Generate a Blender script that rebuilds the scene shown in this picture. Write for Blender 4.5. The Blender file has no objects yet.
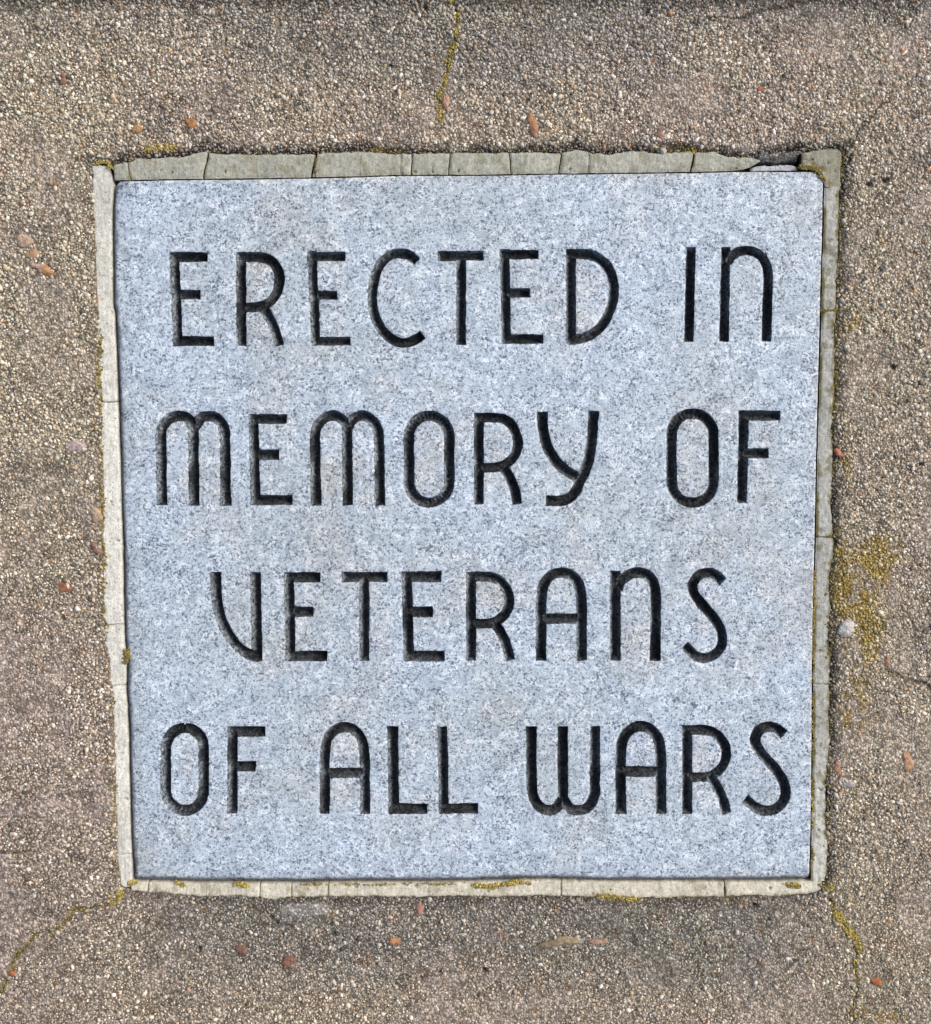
import bpy, math
import numpy as np
rng = np.random.default_rng(7)
C = bpy.context.scene.collection

# ------------------------------------------------------------------ frame of reference
# U: one "stone unit" (about 0.87 mm); the slab is 700 units = 61 cm wide
U = 0.61 / 700
F = 932.0
TILT = math.radians(3.8)
ST, CT = math.sin(TILT), math.cos(TILT)
CAM = np.array([0.0, F * ST, F * CT])

def W(px, py):
    """measured photo coordinates -> plan coordinates (units) on the plane z=0"""
    px = np.asarray(px, float); py = np.asarray(py, float)
    a = px - 465.5; b = 512.0 - py
    dx = a; dy = -ST * F + b * CT; dz = -CT * F - b * ST
    t = -CAM[2] / dz
    return dx * t, CAM[1] + dy * t

# ------------------------------------------------------------------ noise
_tab = np.random.default_rng(11).random((256, 256))
def vn(x, y, seed=0):
    x = x + seed * 17.31; y = y + seed * 9.77
    xi = np.floor(x).astype(int); yi = np.floor(y).astype(int)
    fx = x - xi; fy = y - yi
    fx = fx * fx * (3 - 2 * fx); fy = fy * fy * (3 - 2 * fy)
    a = _tab[xi & 255, yi & 255]; b = _tab[(xi + 1) & 255, yi & 255]
    c = _tab[xi & 255, (yi + 1) & 255]; d = _tab[(xi + 1) & 255, (yi + 1) & 255]
    return (a * (1 - fx) + b * fx) * (1 - fy) + (c * (1 - fx) + d * fx) * fy
def fbm(x, y, size, octv=3, seed=0):
    r = 0; amp = 1; tot = 0; s = 1.0 / size
    for o in range(octv):
        r = r + amp * vn(x * s, y * s, seed + 5 * o); tot += amp; amp *= 0.55; s *= 2.03
    return r / tot            # 0..1
def ss(a, b, x):
    t = np.clip((x - a) / (b - a), 0, 1); return t * t * (3 - 2 * t)

# ------------------------------------------------------------------ mesh builder
def mk(name, V, quads=None, tris=None, mats=(), parent=None, origin=(0, 0, 0), attrs=None, midx=None, smooth=True):
    V = np.asarray(V, np.float32) * U - np.asarray(origin, np.float32)
    me = bpy.data.meshes.new(name)
    nq = 0 if quads is None else len(quads); nt = 0 if tris is None else len(tris)
    loops = []
    if nq: loops.append(np.asarray(quads, np.int32).ravel())
    if nt: loops.append(np.asarray(tris, np.int32).ravel())
    loops = np.concatenate(loops)
    me.vertices.add(len(V)); me.vertices.foreach_set('co', V.ravel())
    me.loops.add(len(loops)); me.loops.foreach_set('vertex_index', loops)
    me.polygons.add(nq + nt)
    start = np.concatenate([np.arange(nq) * 4, nq * 4 + np.arange(nt) * 3]).astype(np.int32)
    me.polygons.foreach_set('loop_start', start)
    for m in mats: me.materials.append(m)
    if midx is not None: me.polygons.foreach_set('material_index', np.asarray(midx, np.int32))
    me.update(calc_edges=True)
    me.polygons.foreach_set('use_smooth', np.full(nq + nt, smooth, bool))
    for k, v in (attrs or {}).items():
        v = np.asarray(v, np.float32)
        if v.ndim == 1:
            at = me.attributes.new(k, 'FLOAT', 'POINT'); at.data.foreach_set('value', v)
        else:
            at = me.attributes.new(k, 'FLOAT_COLOR', 'POINT')
            at.data.foreach_set('color', np.concatenate([v, np.ones((len(v), 1), np.float32)], 1).ravel())
    o = bpy.data.objects.new(name, me); C.objects.link(o)
    if parent is not None: o.parent = parent
    else: o.location = origin
    return o
def empty(name, origin):
    o = bpy.data.objects.new(name, None); o.location = origin; o.empty_display_size = 0.05
    C.objects.link(o); return o
def gridquads(nx, ny):           # index j*nx+i ; y index grows downwards in the photo
    i, j = np.meshgrid(np.arange(nx - 1), np.arange(ny - 1))
    a = j * nx + i
    return np.stack([a + nx, a + nx + 1, a + 1, a], -1).reshape(-1, 4)

# ------------------------------------------------------------------ materials
def mat(name):
    m = bpy.data.materials.new(name); m.use_nodes = True
    nt = m.node_tree; nt.nodes.clear()
    out = nt.nodes.new('ShaderNodeOutputMaterial'); b = nt.nodes.new('ShaderNodeBsdfPrincipled')
    nt.links.new(b.outputs[0], out.inputs[0])
    return m, nt, b
class NT:
    def __init__(s, nt):
        s.nt = nt; tc = nt.nodes.new('ShaderNodeNewGeometry'); s.co = tc.outputs['Position']
    def lk(s, a, b): s.nt.links.new(a, b)
    def noise(s, size_units, detail=2, rough=0.5, dist=0.0, off=0.0, stretch=None):
        n = s.nt.nodes.new('ShaderNodeTexNoise'); n.inputs['Scale'].default_value = 1 / (size_units * U)
        n.inputs['Detail'].default_value = detail; n.inputs['Roughness'].default_value = rough
        n.inputs['Distortion'].default_value = dist
        mp = s.nt.nodes.new('ShaderNodeMapping'); mp.inputs['Location'].default_value = (off, off * .7, off * .3)
        if stretch: mp.inputs['Scale'].default_value = stretch
        s.lk(s.co, mp.inputs[0]); s.lk(mp.outputs[0], n.inputs['Vector'])
        return n.outputs['Fac']
    def vor(s, size_units, out='Color', feature='F1', rand=1.0):
        n = s.nt.nodes.new('ShaderNodeTexVoronoi'); n.feature = feature
        n.inputs['Scale'].default_value = 1 / (size_units * U); n.inputs['Randomness'].default_value = rand
        s.lk(s.co, n.inputs['Vector']); return n.outputs[out]
    def ramp(s, fac, stops):
        r = s.nt.nodes.new('ShaderNodeValToRGB'); e = r.color_ramp.elements
        while len(e) < len(stops): e.new(0.5)
        for k, (p, c) in enumerate(stops):
            e[k].position = p; e[k].color = (c, c, c, 1) if not hasattr(c, '__len__') else (*c, 1)
        s.lk(fac, r.inputs[0]); return r.outputs[0]
    def mix(s, f, a, b, mode='MIX'):
        n = s.nt.nodes.new('ShaderNodeMix'); n.data_type = 'RGBA'; n.blend_type = mode
        for sock, v in ((n.inputs[0], f), (n.inputs[6], a), (n.inputs[7], b)):
            if hasattr(v, 'links') or hasattr(v, 'is_linked'): s.lk(v, sock)
            elif hasattr(v, '__len__'): sock.default_value = (*v, 1)
            else: sock.default_value = v if sock == n.inputs[0] else (v, v, v, 1)
        return n.outputs[2]
    def math(s, op, a, b):
        n = s.nt.nodes.new('ShaderNodeMath'); n.operation = op
        for sock, v in ((n.inputs[0], a), (n.inputs[1], b)):
            if hasattr(v, 'is_linked'): s.lk(v, sock)
            else: sock.default_value = v
        return n.outputs[0]
    def attr(s, name, fac=False):
        n = s.nt.nodes.new('ShaderNodeAttribute'); n.attribute_name = name
        return n.outputs['Fac' if fac else 'Color']
    def bump(s, h, dist_units, strength=1.0, normal=None):
        n = s.nt.nodes.new('ShaderNodeBump'); n.inputs['Distance'].default_value = dist_units * U
        n.inputs['Strength'].default_value = strength; s.lk(h, n.inputs['Height'])
        if normal is not None: s.lk(normal, n.inputs['Normal'])
        return n.outputs[0]

def granite_color(t):
    big = t.noise(20, 4, 0.7, off=.3)
    base = t.ramp(big, [(0.3, (0.40, 0.465, 0.515)), (0.5, (0.50, 0.575, 0.625)), (0.72, (0.615, 0.685, 0.735))])
    med = t.noise(8.5, 4, 0.72, 0.5, off=.9)                                   # pale feldspar
    base = t.mix(t.ramp(med, [(0.49, 0.0), (0.64, 0.9)]), base, (0.80, 0.855, 0.895))
    med2 = t.noise(3.6, 3, 0.7, 0.3, off=2.1)                                  # grey quartz
    base = t.mix(t.ramp(med2, [(0.52, 0.0), (0.62, 0.9)]), base, (0.24, 0.295, 0.375))
    flk = t.noise(2.3, 2, 0.7, 0.6, off=4.2)                                  # mica flecks
    flm = t.noise(14, 2, 0.5, off=6.2)
    f2 = t.math('ADD', flk, t.math('MULTIPLY', t.math('SUBTRACT', flm, 0.5), 0.25))
    base = t.mix(t.ramp(f2, [(0.545, 0.0), (0.64, 0.9)]), base, (0.075, 0.09, 0.125))
    base = t.mix(1.0, base, t.ramp(t.noise(150, 3, 0.6, off=9.1), [(0.35, (0.94, 0.94, 0.93)), (0.65, (1.0, 1.03, 1.075))]), 'MULTIPLY')
    fine = t.noise(1.3, 1, 0.5, off=7.7)
    base = t.mix(1.0, base, t.ramp(fine, [(0.3, 0.84), (0.7, 1.22)]), 'MULTIPLY')
    return base, f2, fine

def mat_granite():
    m, nt, b = mat('blue_grey_granite'); t = NT(nt)
    base, flk, fine = granite_color(t)
    warm = t.attr('warm', True)
    base = t.mix(warm, base, t.mix(1.0, base, (1.02, 0.925, 0.84), 'MULTIPLY'))
    grime_shade = t.attr('grime_shade', True)
    base = t.mix(grime_shade, base, t.mix(t.ramp(t.noise(2.2, 2, off=1.5), [(0.4, 0.0), (0.7, 1.0)]), (0.07, 0.073, 0.075), (0.20, 0.21, 0.22)))
    t.lk(base, b.inputs['Base Color'])
    b.inputs['Roughness'].default_value = 0.55; b.inputs['Specular IOR Level'].default_value = 0.35
    h = t.math('ADD', t.math('MULTIPLY', flk, -0.7), fine)
    t.lk(t.bump(h, 0.45, 0.8), b.inputs['Normal'])
    return m
def mat_paint():
    m, nt, b = mat('black_stone_paint'); t = NT(nt)
    base, flk, fine = granite_color(t)
    n = t.noise(3.0, 4, 0.72, 1.2, off=3)
    blk = t.ramp(n, [(0.42, (0.004, 0.0043, 0.005)), (0.555, (0.009, 0.0095, 0.0105)), (0.68, (0.105, 0.107, 0.102))])  # lighter grey streaks in the black are painted glints
    wr = t.attr('wear_lit', True)
    wf = t.math('MULTIPLY', wr, t.ramp(t.noise(3.4, 3, 0.7, off=5), [(0.34, 0.0), (0.60, 1.0)]))
    col = t.mix(wf, blk, t.mix(1.0, base, (0.74, 0.73, 0.72), 'MULTIPLY'))
    t.lk(col, b.inputs['Base Color']); b.inputs['Roughness'].default_value = 0.6
    b.inputs['Specular IOR Level'].default_value = 0.22
    t.lk(t.bump(t.noise(2.4, 3, 0.65, off=8), 1.8, 1.0), b.inputs['Normal'])
    return m
def mat_mortar():
    m, nt, b = mat('weathered_mortar'); t = NT(nt)
    c = t.attr('Col')
    c = t.mix(1.0, c, t.ramp(t.noise(5, 4, 0.7), [(0.3, 0.82), (0.7, 1.14)]), 'MULTIPLY')
    c = t.mix(1.0, c, t.ramp(t.noise(7, 3, 0.6, .5, off=11, stretch=(3.2, .6, 1)), [(0.36, 0.82), (0.6, 1.07)]), 'MULTIPLY')
    c = t.mix(1.0, c, t.ramp(t.noise(1.4, 2, 0.6, off=2), [(0.32, 0.80), (0.66, 1.12)]), 'MULTIPLY')
    c = t.mix(t.ramp(t.noise(2.6, 3, 0.6, off=5), [(0.60, 0.0), (0.67, 0.7)]), c, (0.17, 0.155, 0.11))
    t.lk(c, b.inputs['Base Color']); b.inputs['Roughness'].default_value = 0.9
    b.inputs['Specular IOR Level'].default_value = 0.2
    h = t.math('ADD', t.noise(6, 4, 0.65, off=1), t.math('MULTIPLY', t.noise(1.5, 2, 0.6, off=6), 0.35))
    t.lk(t.bump(h, 1.1, 0.8), b.inputs['Normal'])
    return m
def mat_cement():
    m, nt, b = mat('concrete_matrix'); t = NT(nt)
    c = t.attr('Col')
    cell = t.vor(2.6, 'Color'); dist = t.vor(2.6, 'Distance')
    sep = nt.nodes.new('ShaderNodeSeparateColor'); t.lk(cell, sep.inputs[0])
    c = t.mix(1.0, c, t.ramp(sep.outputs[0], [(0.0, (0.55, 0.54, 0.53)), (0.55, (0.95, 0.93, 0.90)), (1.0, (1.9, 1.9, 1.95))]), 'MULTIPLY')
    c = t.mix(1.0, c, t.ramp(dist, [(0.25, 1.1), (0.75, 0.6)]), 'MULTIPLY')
    c = t.mix(1.0, c, t.ramp(t.noise(1.6, 2, 0.6), [(0.3, 0.75), (0.7, 1.2)]), 'MULTIPLY')
    t.lk(c, b.inputs['Base Color']); b.inputs['Roughness'].default_value = 0.92
    b.inputs['Specular IOR Level'].default_value = 0.2
    inv = t.math('SUBTRACT', 1.0, dist)
    t.lk(t.bump(t.math('ADD', inv, t.noise(1.5, 2, 0.6, off=3)), 1.3, 0.9), b.inputs['Normal'])
    return m
def mat_grain():
    m, nt, b = mat('exposed_aggregate'); t = NT(nt)
    c = t.mix(1.0, t.attr('Col'), t.ramp(t.noise(1.5, 2, 0.6), [(0.32, 0.72), (0.68, 1.22)]), 'MULTIPLY')
    t.lk(c, b.inputs['Base Color']); b.inputs['Roughness'].default_value = 0.5
    b.inputs['Specular IOR Level'].default_value = 0.4
    t.lk(t.bump(t.noise(1.2, 2, 0.6, off=3), 0.5, 0.6), b.inputs['Normal'])
    return m
def mat_chip():
    m, nt, b = mat('stone_chip'); t = NT(nt)
    c = t.mix(t.ramp(t.noise(4.0, 3, 0.65), [(0.35, 0.0), (0.65, 1.0)]), t.attr('Col'), t.mix(1.0, t.attr('Col'), (0.55, 0.52, 0.50), 'MULTIPLY'))
    c = t.mix(t.ramp(t.noise(2.2, 2, 0.6, off=4), [(0.60, 0.0), (0.68, 0.8)]), c, (0.12, 0.1, 0.08))
    t.lk(c, b.inputs['Base Color']); b.inputs['Roughness'].default_value = 0.75
    t.lk(t.bump(t.noise(2.2, 3, 0.6, off=3), 1.0, 0.9), b.inputs['Normal'])
    return m
def mat_moss():
    m, nt, b = mat('dry_moss'); t = NT(nt)
    c = t.mix(1.0, t.attr('Col'), t.ramp(t.noise(1.0, 2, 0.6), [(0.3, 0.6), (0.7, 1.3)]), 'MULTIPLY')
    t.lk(c, b.inputs['Base Color']); b.inputs['Roughness'].default_value = 0.95
    t.lk(t.bump(t.noise(0.8, 2, 0.6, off=3), 0.8, 1.0), b.inputs['Normal'])
    return m
M_GRAN, M_PAINT, M_MORT, M_CEM, M_GRAIN, M_CHIP, M_MOSS = (mat_granite(), mat_paint(), mat_mortar(), mat_cement(),
                                                          mat_grain(), mat_chip(), mat_moss())

# ------------------------------------------------------------------ outlines measured from the photo
def crv(pts):
    a = np.array(pts, float); return lambda t: np.interp(t, a[:, 0], a[:, 1])
T_OUT = crv([(93, 166), (112, 165), (128, 164), (134, 162), (140, 159), (160, 159), (176, 157), (180, 159), (197, 154), (203, 152.5), (216, 155), (250, 155), (300, 155), (340, 153.5),
             (362, 152), (400, 155), (450, 154), (500, 154), (540, 153), (560, 154), (566, 153), (575, 151), (586, 151.5), (592, 154), (610, 155), (628, 152.5), (640, 151.5),
             (652, 154), (695, 153), (715, 153.5), (728, 158), (742, 159), (752, 159), (757, 162), (760, 163)])
T_IN = crv([(93, 181), (113, 180), (180, 178.5), (240, 178), (300, 177.2), (350, 176), (400, 174.3), (480, 174.3), (540, 173.2), (600, 172.6), (660, 171.8), (700, 171.4), (735, 170.4), (748, 168.5), (757, 166), (801, 170)])
L_OUT = crv([(163, 93), (200, 94), (225, 95.5), (260, 96), (300, 98), (320, 99.5), (345, 98.8), (360, 99), (380, 101), (400, 102.3), (440, 102.5), (480, 104), (560, 104), (600, 105), (630, 106),
             (645, 107.5), (660, 110), (680, 112), (700, 114), (720, 114.6), (760, 115.5), (800, 116.5), (850, 118), (870, 119.3), (884, 122), (890, 128)])
L_IN = crv([(163, 107), (175, 112), (183, 113.6), (205, 112), (240, 112), (280, 112.5), (305, 112.6), (312, 114.5), (350, 116), (400, 117.8), (460, 119.8), (520, 121.5), (560, 122.5), (600, 123.2),
            (640, 124.4), (660, 126), (690, 125.8), (705, 127), (740, 128.4), (800, 129.8), (840, 131), (875, 132.5), (890, 133)])
R_IN = crv([(150, 823), (180, 825), (200, 824.8), (240, 824), (280, 822.6), (330, 821.6), (400, 819.7), (460, 818), (540, 816.6), (600, 815), (680, 813.8), (750, 813.5), (820, 812.8), (884, 811)])
R_OUT = crv([(150, 841), (200, 839), (240, 837.5), (280, 835.5), (340, 834), (400, 833), (430, 831), (460, 832.5), (500, 830.5), (540, 832.5), (560, 832), (572, 829.5), (585, 828), (600, 829.5), (640, 829),
             (680, 829), (720, 828.3), (740, 830), (755, 828), (770, 825.5), (790, 825), (820, 825), (845, 826.5), (870, 826), (882, 824.5), (890, 821)])
B_IN = crv([(120, 880), (133, 882.5), (200, 884), (300, 884.5), (360, 883.5), (420, 883.8), (470, 883.2), (520, 881.5), (560, 881.5), (600, 882.8), (700, 883), (780, 882.8), (811, 882), (830, 881)])
B_OUT = crv([(120, 887), (133, 890), (150, 891.5), (165, 892), (180, 894), (200, 896.5), (240, 895), (262, 897), (276, 899), (292, 896), (330, 896), (380, 895.5), (420, 896.5), (460, 895.5), (500, 896.5), (540, 894.5), (600, 896.5),
             (660, 897.5), (700, 896.5), (722, 897), (745, 895), (780, 895), (800, 893.5), (815, 892), (822, 889), (830, 886)])

def outside_border(px, py):
    """signed distance-ish to the outer outline of the mortar border (positive outside)"""
    wob = (fbm(px, py, 7, 2, 3) - .5) * 2.4
    d = np.maximum.reduce([L_OUT(py) - px, px - R_OUT(py), T_OUT(np.clip(px, 93, 756)) - py - np.where(px > 757, ss(757, 800, px) * 1.5 + 7.5, 0), py - B_OUT(px)])
    return d + wob

# ------------------------------------------------------------------ lettering: stroke centre lines, 34 engraved letters
def cr(pts, n=10):               # Catmull-Rom through points
    P = [np.array(p, float) for p in pts]
    P = [2 * P[0] - P[1]] + P + [2 * P[-1] - P[-2]]
    out = []
    for i in range(1, len(P) - 2):
        p0, p1, p2, p3 = P[i - 1:i + 3]
        for k in range(n):
            t = k / n
            out.append(0.5 * (2 * p1 + (p2 - p0) * t + (2 * p0 - 5 * p1 + 4 * p2 - p3) * t * t + (3 * p1 - p0 - 3 * p2 + p3) * t ** 3))
    out.append(P[-2]); return out
def rrect(x0, x1, y0, y1, rx=20, ry=21):
    out = []
    for cx, cy, a0 in ((x1 - rx, y0 + ry, -90), (x1 - rx, y1 - ry, 0), (x0 + rx, y1 - ry, 90), (x0 + rx, y0 + ry, 180)):
        for k in range(9):
            a = math.radians(a0 + 90 * k / 8); out.append((cx + rx * math.cos(a), cy + ry * math.sin(a)))
    out.append(out[0]); return out
def E(x0, y0, x1, y1, tx, ty, mx, my, bx, by):
    xm = x0 + (x1 - x0) * (my - y0) / (y1 - y0)
    return [[(x0, y0), (x1, y1)], [(x0 - 5, ty), (tx, ty)], [(xm, my), (mx, my)], [(x1 - 4, by), (bx, by)]]
LET = [
 ('ERECTED', 'E', E(174, 252, 178, 346, 208, 257, 200.5, 294.5, 214, 341)),
 ('ERECTED', 'R', [[(241, 252), (241.5, 346)], cr([(236, 257), (258, 257), (270, 260.5), (277.5, 269), (279.5, 281), (276, 294), (268, 303), (257, 306.5), (241, 307.5)]), cr([(262, 306), (270, 319), (276, 333), (279.5, 346)])]),
 ('ERECTED', 'E', E(312, 251, 316, 346, 345.5, 256.5, 337.5, 295, 351, 341)),
 ('ERECTED', 'C', [cr([(417.4, 261.9), (409, 255.5), (401, 253.5), (392, 254.6), (383, 260.8), (376.3, 272.6), (373, 288.3), (372.6, 303), (375.4, 317.5), (382, 330), (391, 338.6), (400, 342.3), (409, 342), (416.8, 338.7), (423, 334.5)])]),
 ('ERECTED', 'T', [[(437.7, 256), (484, 255.5)], [(461.4, 252), (461, 345)]]),
 ('ERECTED', 'E', E(504.5, 249, 506.5, 344, 538.8, 254.5, 530.3, 292.7, 543.5, 339)),
 ('ERECTED', 'D', [[(571, 249), (571, 343.5)], cr([(566, 254), (585, 254), (598, 258), (608, 267), (613, 280), (614, 293), (611, 308), (603, 324), (590, 335), (578, 339), (568, 339.5)])]),
 ('IN', 'I', [[(691, 247), (689, 342)]]),
 ('IN', 'N', [[(726, 247), (724, 341.6)], cr([(727.5, 263), (732, 256), (739, 251.5), (749.5, 250.5), (760.4, 255.5), (766.5, 265.7), (768, 278), (767.4, 310), (766.4, 341.6)])]),
 ('MEMORY', 'M', [cr([(162, 505.5), (161.5, 470), (161, 434), (165, 423), (173, 417), (182, 416), (189.3, 420), (193, 429)]), [(193.3, 424), (194.2, 505.5)], cr([(193.5, 429), (200, 419), (207.6, 416), (216.7, 418.5), (223.3, 427), (225, 441), (225.5, 475), (226, 505.8)])]),
 ('MEMORY', 'E', E(253.5, 414, 255.5, 505, 287, 419, 279, 454.6, 292.7, 500)),
 ('MEMORY', 'M', [cr([(316, 505.5), (315.4, 470), (315.3, 434), (319.7, 422.5), (328, 416.3), (337, 416.3), (344.5, 422), (347, 429)]), [(347, 423), (347.8, 505.5)], cr([(347.5, 428), (354, 418.5), (362.8, 415.4), (372, 420), (377.6, 429.4), (379.2, 444.8), (379.7, 475), (380, 505.5)])]),
 ('MEMORY', 'O', [rrect(409, 449.3, 415.7, 502.6)]),
 ('MEMORY', 'R', [[(479, 413), (479, 504.3)], cr([(474, 418), (495, 417.5), (507, 421), (515, 430.5), (518, 443), (515, 455), (507, 463), (497, 467), (479, 467.8)]), cr([(502, 466), (509, 476), (514.5, 489), (517.5, 504.3)])]),
 ('MEMORY', 'Y', [cr([(542.4, 411.8), (543, 428), (546.9, 445), (555.8, 460.7), (567, 471.3), (580, 479)]), cr([(593.8, 410.7), (592.6, 433.7), (589.5, 456), (585.3, 470.8), (580, 481), (576.5, 490), (570, 497.5), (561.5, 500.6), (545.7, 500.6)])]),
 ('OF', 'O', [rrect(671.7, 713.7, 413.6, 502.5)]),
 ('OF', 'F', [[(744, 410.5), (742, 503.2)], [(739.5, 415.4), (780.5, 415.4)], [(743, 453.2), (768.8, 453.2)]]),
 ('VETERANS', 'V', [cr([(215.6, 572), (216.7, 597.5), (222.2, 622), (233, 641.5), (246, 653), (260, 657.6)]), [(255.4, 572), (257.2, 661.5)]]),
 ('VETERANS', 'E', E(288.8, 572.5, 290.5, 660.3, 320.8, 577.3, 313.8, 611.7, 327.4, 656)),
 ('VETERANS', 'T', [[(341.6, 577), (387.6, 577)], [(364.2, 573), (364.2, 660.7)]]),
 ('VETERANS', 'E', E(406.6, 572, 408.8, 660.3, 441.3, 576.7, 433, 611.7, 445, 656)),
 ('VETERANS', 'R', [[(471.2, 572), (471.2, 660.7)], cr([(466, 577), (486, 576.5), (498, 580), (506, 588.5), (509.5, 600), (507, 611), (500, 619), (490, 623.3), (471, 623.5)]), cr([(494, 622), (501, 633), (507, 647), (510.5, 660.7)])]),
 ('VETERANS', 'A', [cr([(541, 660.7), (541, 630), (541.3, 604.8), (543.5, 586.5), (550.4, 576), (561.4, 572.6), (572.4, 576), (579.5, 586.5), (581.5, 604.8), (581.8, 630), (581.9, 660.7)]), [(541, 618.5), (581, 618.5)]]),
 ('VETERANS', 'N', [[(615.4, 570.5), (615.4, 660.7)], cr([(617.5, 590), (620.5, 582), (627.5, 575.5), (638, 572.6), (649, 576.5), (654.6, 586.5), (655.8, 601), (655.6, 630), (655.3, 660.7)])]),
 ('VETERANS', 'S', [cr([(723, 582.5), (715.4, 575), (707, 572.6), (698.6, 575.8), (693, 584.7), (695, 595), (703.8, 606.6), (714.8, 619.4), (721.6, 632), (721.8, 645), (715, 654), (705.7, 657.6), (694.7, 655.4), (684.6, 645)])]),
 ('OF', 'O', [rrect(165.8, 203.8, 728, 810.5, 19, 20)]),
 ('OF', 'F', [[(232.6, 726.7), (232.2, 813.6)], [(227.5, 731.5), (265.6, 731.5)], [(232, 766.5), (256, 766.5)]]),
 ('ALL', 'A', [cr([(324.8, 814), (324.8, 785), (324.8, 758.4), (327, 741), (333.6, 731), (344.5, 727), (355.5, 731), (362.5, 742), (364.6, 758.4), (365, 785), (365, 814)]), [(325, 773), (365, 773)]]),
 ('ALL', 'L', [[(392.7, 726.3), (393.8, 814)], [(389, 808.8), (427.8, 808.8)]]),
 ('ALL', 'L', [[(442.4, 726.3), (444, 814)], [(439, 808.5), (477.8, 808.5)]]),
 ('WARS', 'W', [cr([(531.4, 726.3), (531.6, 760), (532.2, 789), (536.5, 803), (545.5, 809.8), (555.4, 808.6), (562, 799)]), [(562.8, 726.3), (563, 806)], cr([(563.5, 799), (569.5, 808), (578, 810), (587, 808), (593, 799), (595, 786), (595, 755), (595, 726.3)])]),
 ('WARS', 'A', [cr([(620.8, 814), (620.8, 785), (620.8, 754.8), (623.4, 739), (630.7, 729.8), (640.5, 726.3), (651, 729.8), (658.6, 740.5), (661, 758.4), (661, 785), (661.2, 814)]), [(621, 771.6), (661, 771.6)]]),
 ('WARS', 'R', [[(687.3, 725.6), (687.3, 814)], cr([(682, 730.3), (702, 729.8), (714, 733), (722.5, 741.5), (726.5, 752.5), (724, 764), (716, 773), (706, 777), (687, 777.2)]), cr([(710, 776), (717.5, 787), (723.5, 801), (727, 814)])]),
 ('WARS', 'S', [cr([(784.4, 735), (775.5, 728), (765.8, 726.8), (757.6, 732), (755.3, 742), (761, 753), (771.3, 764), (780, 775), (785.2, 787.7), (784, 800), (775.4, 808.6), (764.5, 810.8), (754.4, 807), (745, 798.5)])]),
]
HW = 4.95                        # half stroke width

# ------------------------------------------------------------------ the granite slab (height field with carved grooves)
zbase = -24.0
cx, cy = W(468, 530)
P_ORG = (float(cx) * U, float(cy) * U, zbase * U)
plaque = empty('granite_plaque', P_ORG)
plaque['label'] = 'pale blue-grey square granite plaque engraved ERECTED IN MEMORY OF VETERANS OF ALL WARS'
plaque['category'] = 'plaque'

step = 0.6
nx = int((828 - 110) / step) + 1; ny = int((887 - 167) / step) + 1
gi, gj = np.meshgrid(np.arange(nx), np.arange(ny))
GX = 110 + gi * step; GY = 167 + gj * step
# stone outline
def dists(GX, GY):
    w1 = (fbm(GX, GY, 30, 3, 31) - .5) * 1.6
    dl = GX - (L_IN(GY) + .7) + w1 * .8; dr = (R_IN(GY) - 1.1) - GX + w1 * .2
    dt = GY - (T_IN(np.clip(GX, 113, 735)) + 0.7 - ss(735, 826, GX) * 0.3) + w1 * .2; db = (B_IN(GX) - 1.6) - GY + w1 * .5
    return dl, dr, dt, db
dl, dr, dt, db = dists(GX, GY)
def corner(d, a, b, r):
    m = (a < r) & (b < r); c = r - np.hypot(r - a, r - b)
    return np.where(m, np.minimum(d, c), d)
dE = np.minimum.reduce([dl, dr, dt, db])
dE = corner(dE, dl, dt, 8); dE = corner(dE, dr, dt, 13); dE = corner(dE, dl, db, 4); dE = corner(dE, dr, db, 7)
def drop(d, w, h): return h * np.clip(1 - d / w, 0, 1) ** 1.6
rough = fbm(GX, GY, 9, 3, 77)
tlw = 1 + 1.2 * ss(40, 0, np.hypot(dl, dt))
Z = -np.maximum.reduce([drop(dl, 5.5 * tlw * (0.7 + .6 * rough), 3.4), drop(dr, 2.0, 1.8), drop(dt, 2.2, 1.8), drop(db, 6.5 * (0.6 + .8 * rough), 3.4), drop(dE, 2.0, 1.8)])
Z = Z - 18 * ss(0.5, -0.9, dE) - (4 * ss(0, -3, dE))
Z += (fbm(GX, GY, 3.2, 2, 5) - .5) * 0.22
chips = ss(0.70, 0.80, fbm(GX, GY, 8, 2, 13)) * ss(6, 1, np.minimum(dl, db)); Z -= 1.3 * chips
warm = np.zeros_like(GX); wear_lit = np.zeros_like(GX)
grime_shade = np.clip(1.0 * ss(6.5, 2.0, db) + .5 * ss(4.5, 1.5, dl) + .16 * ss(34, 2, dl) + .10 * ss(22, 2, db) + 0.5 * ss(3.6, 0.3, dl) + 0.55 * ss(1.4, 0.2, dE) + .4 * ss(.62, .8, rough) * ss(14, 3, np.minimum(db, dl)), 0, 1)  # edge grime, plus shade painted onto the lower and left bevels
owner = np.full(GX.shape, -1, np.int16); SD = np.full(GX.shape, 99.0)
SX = np.zeros_like(GX); SY = np.zeros_like(GX)
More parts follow.
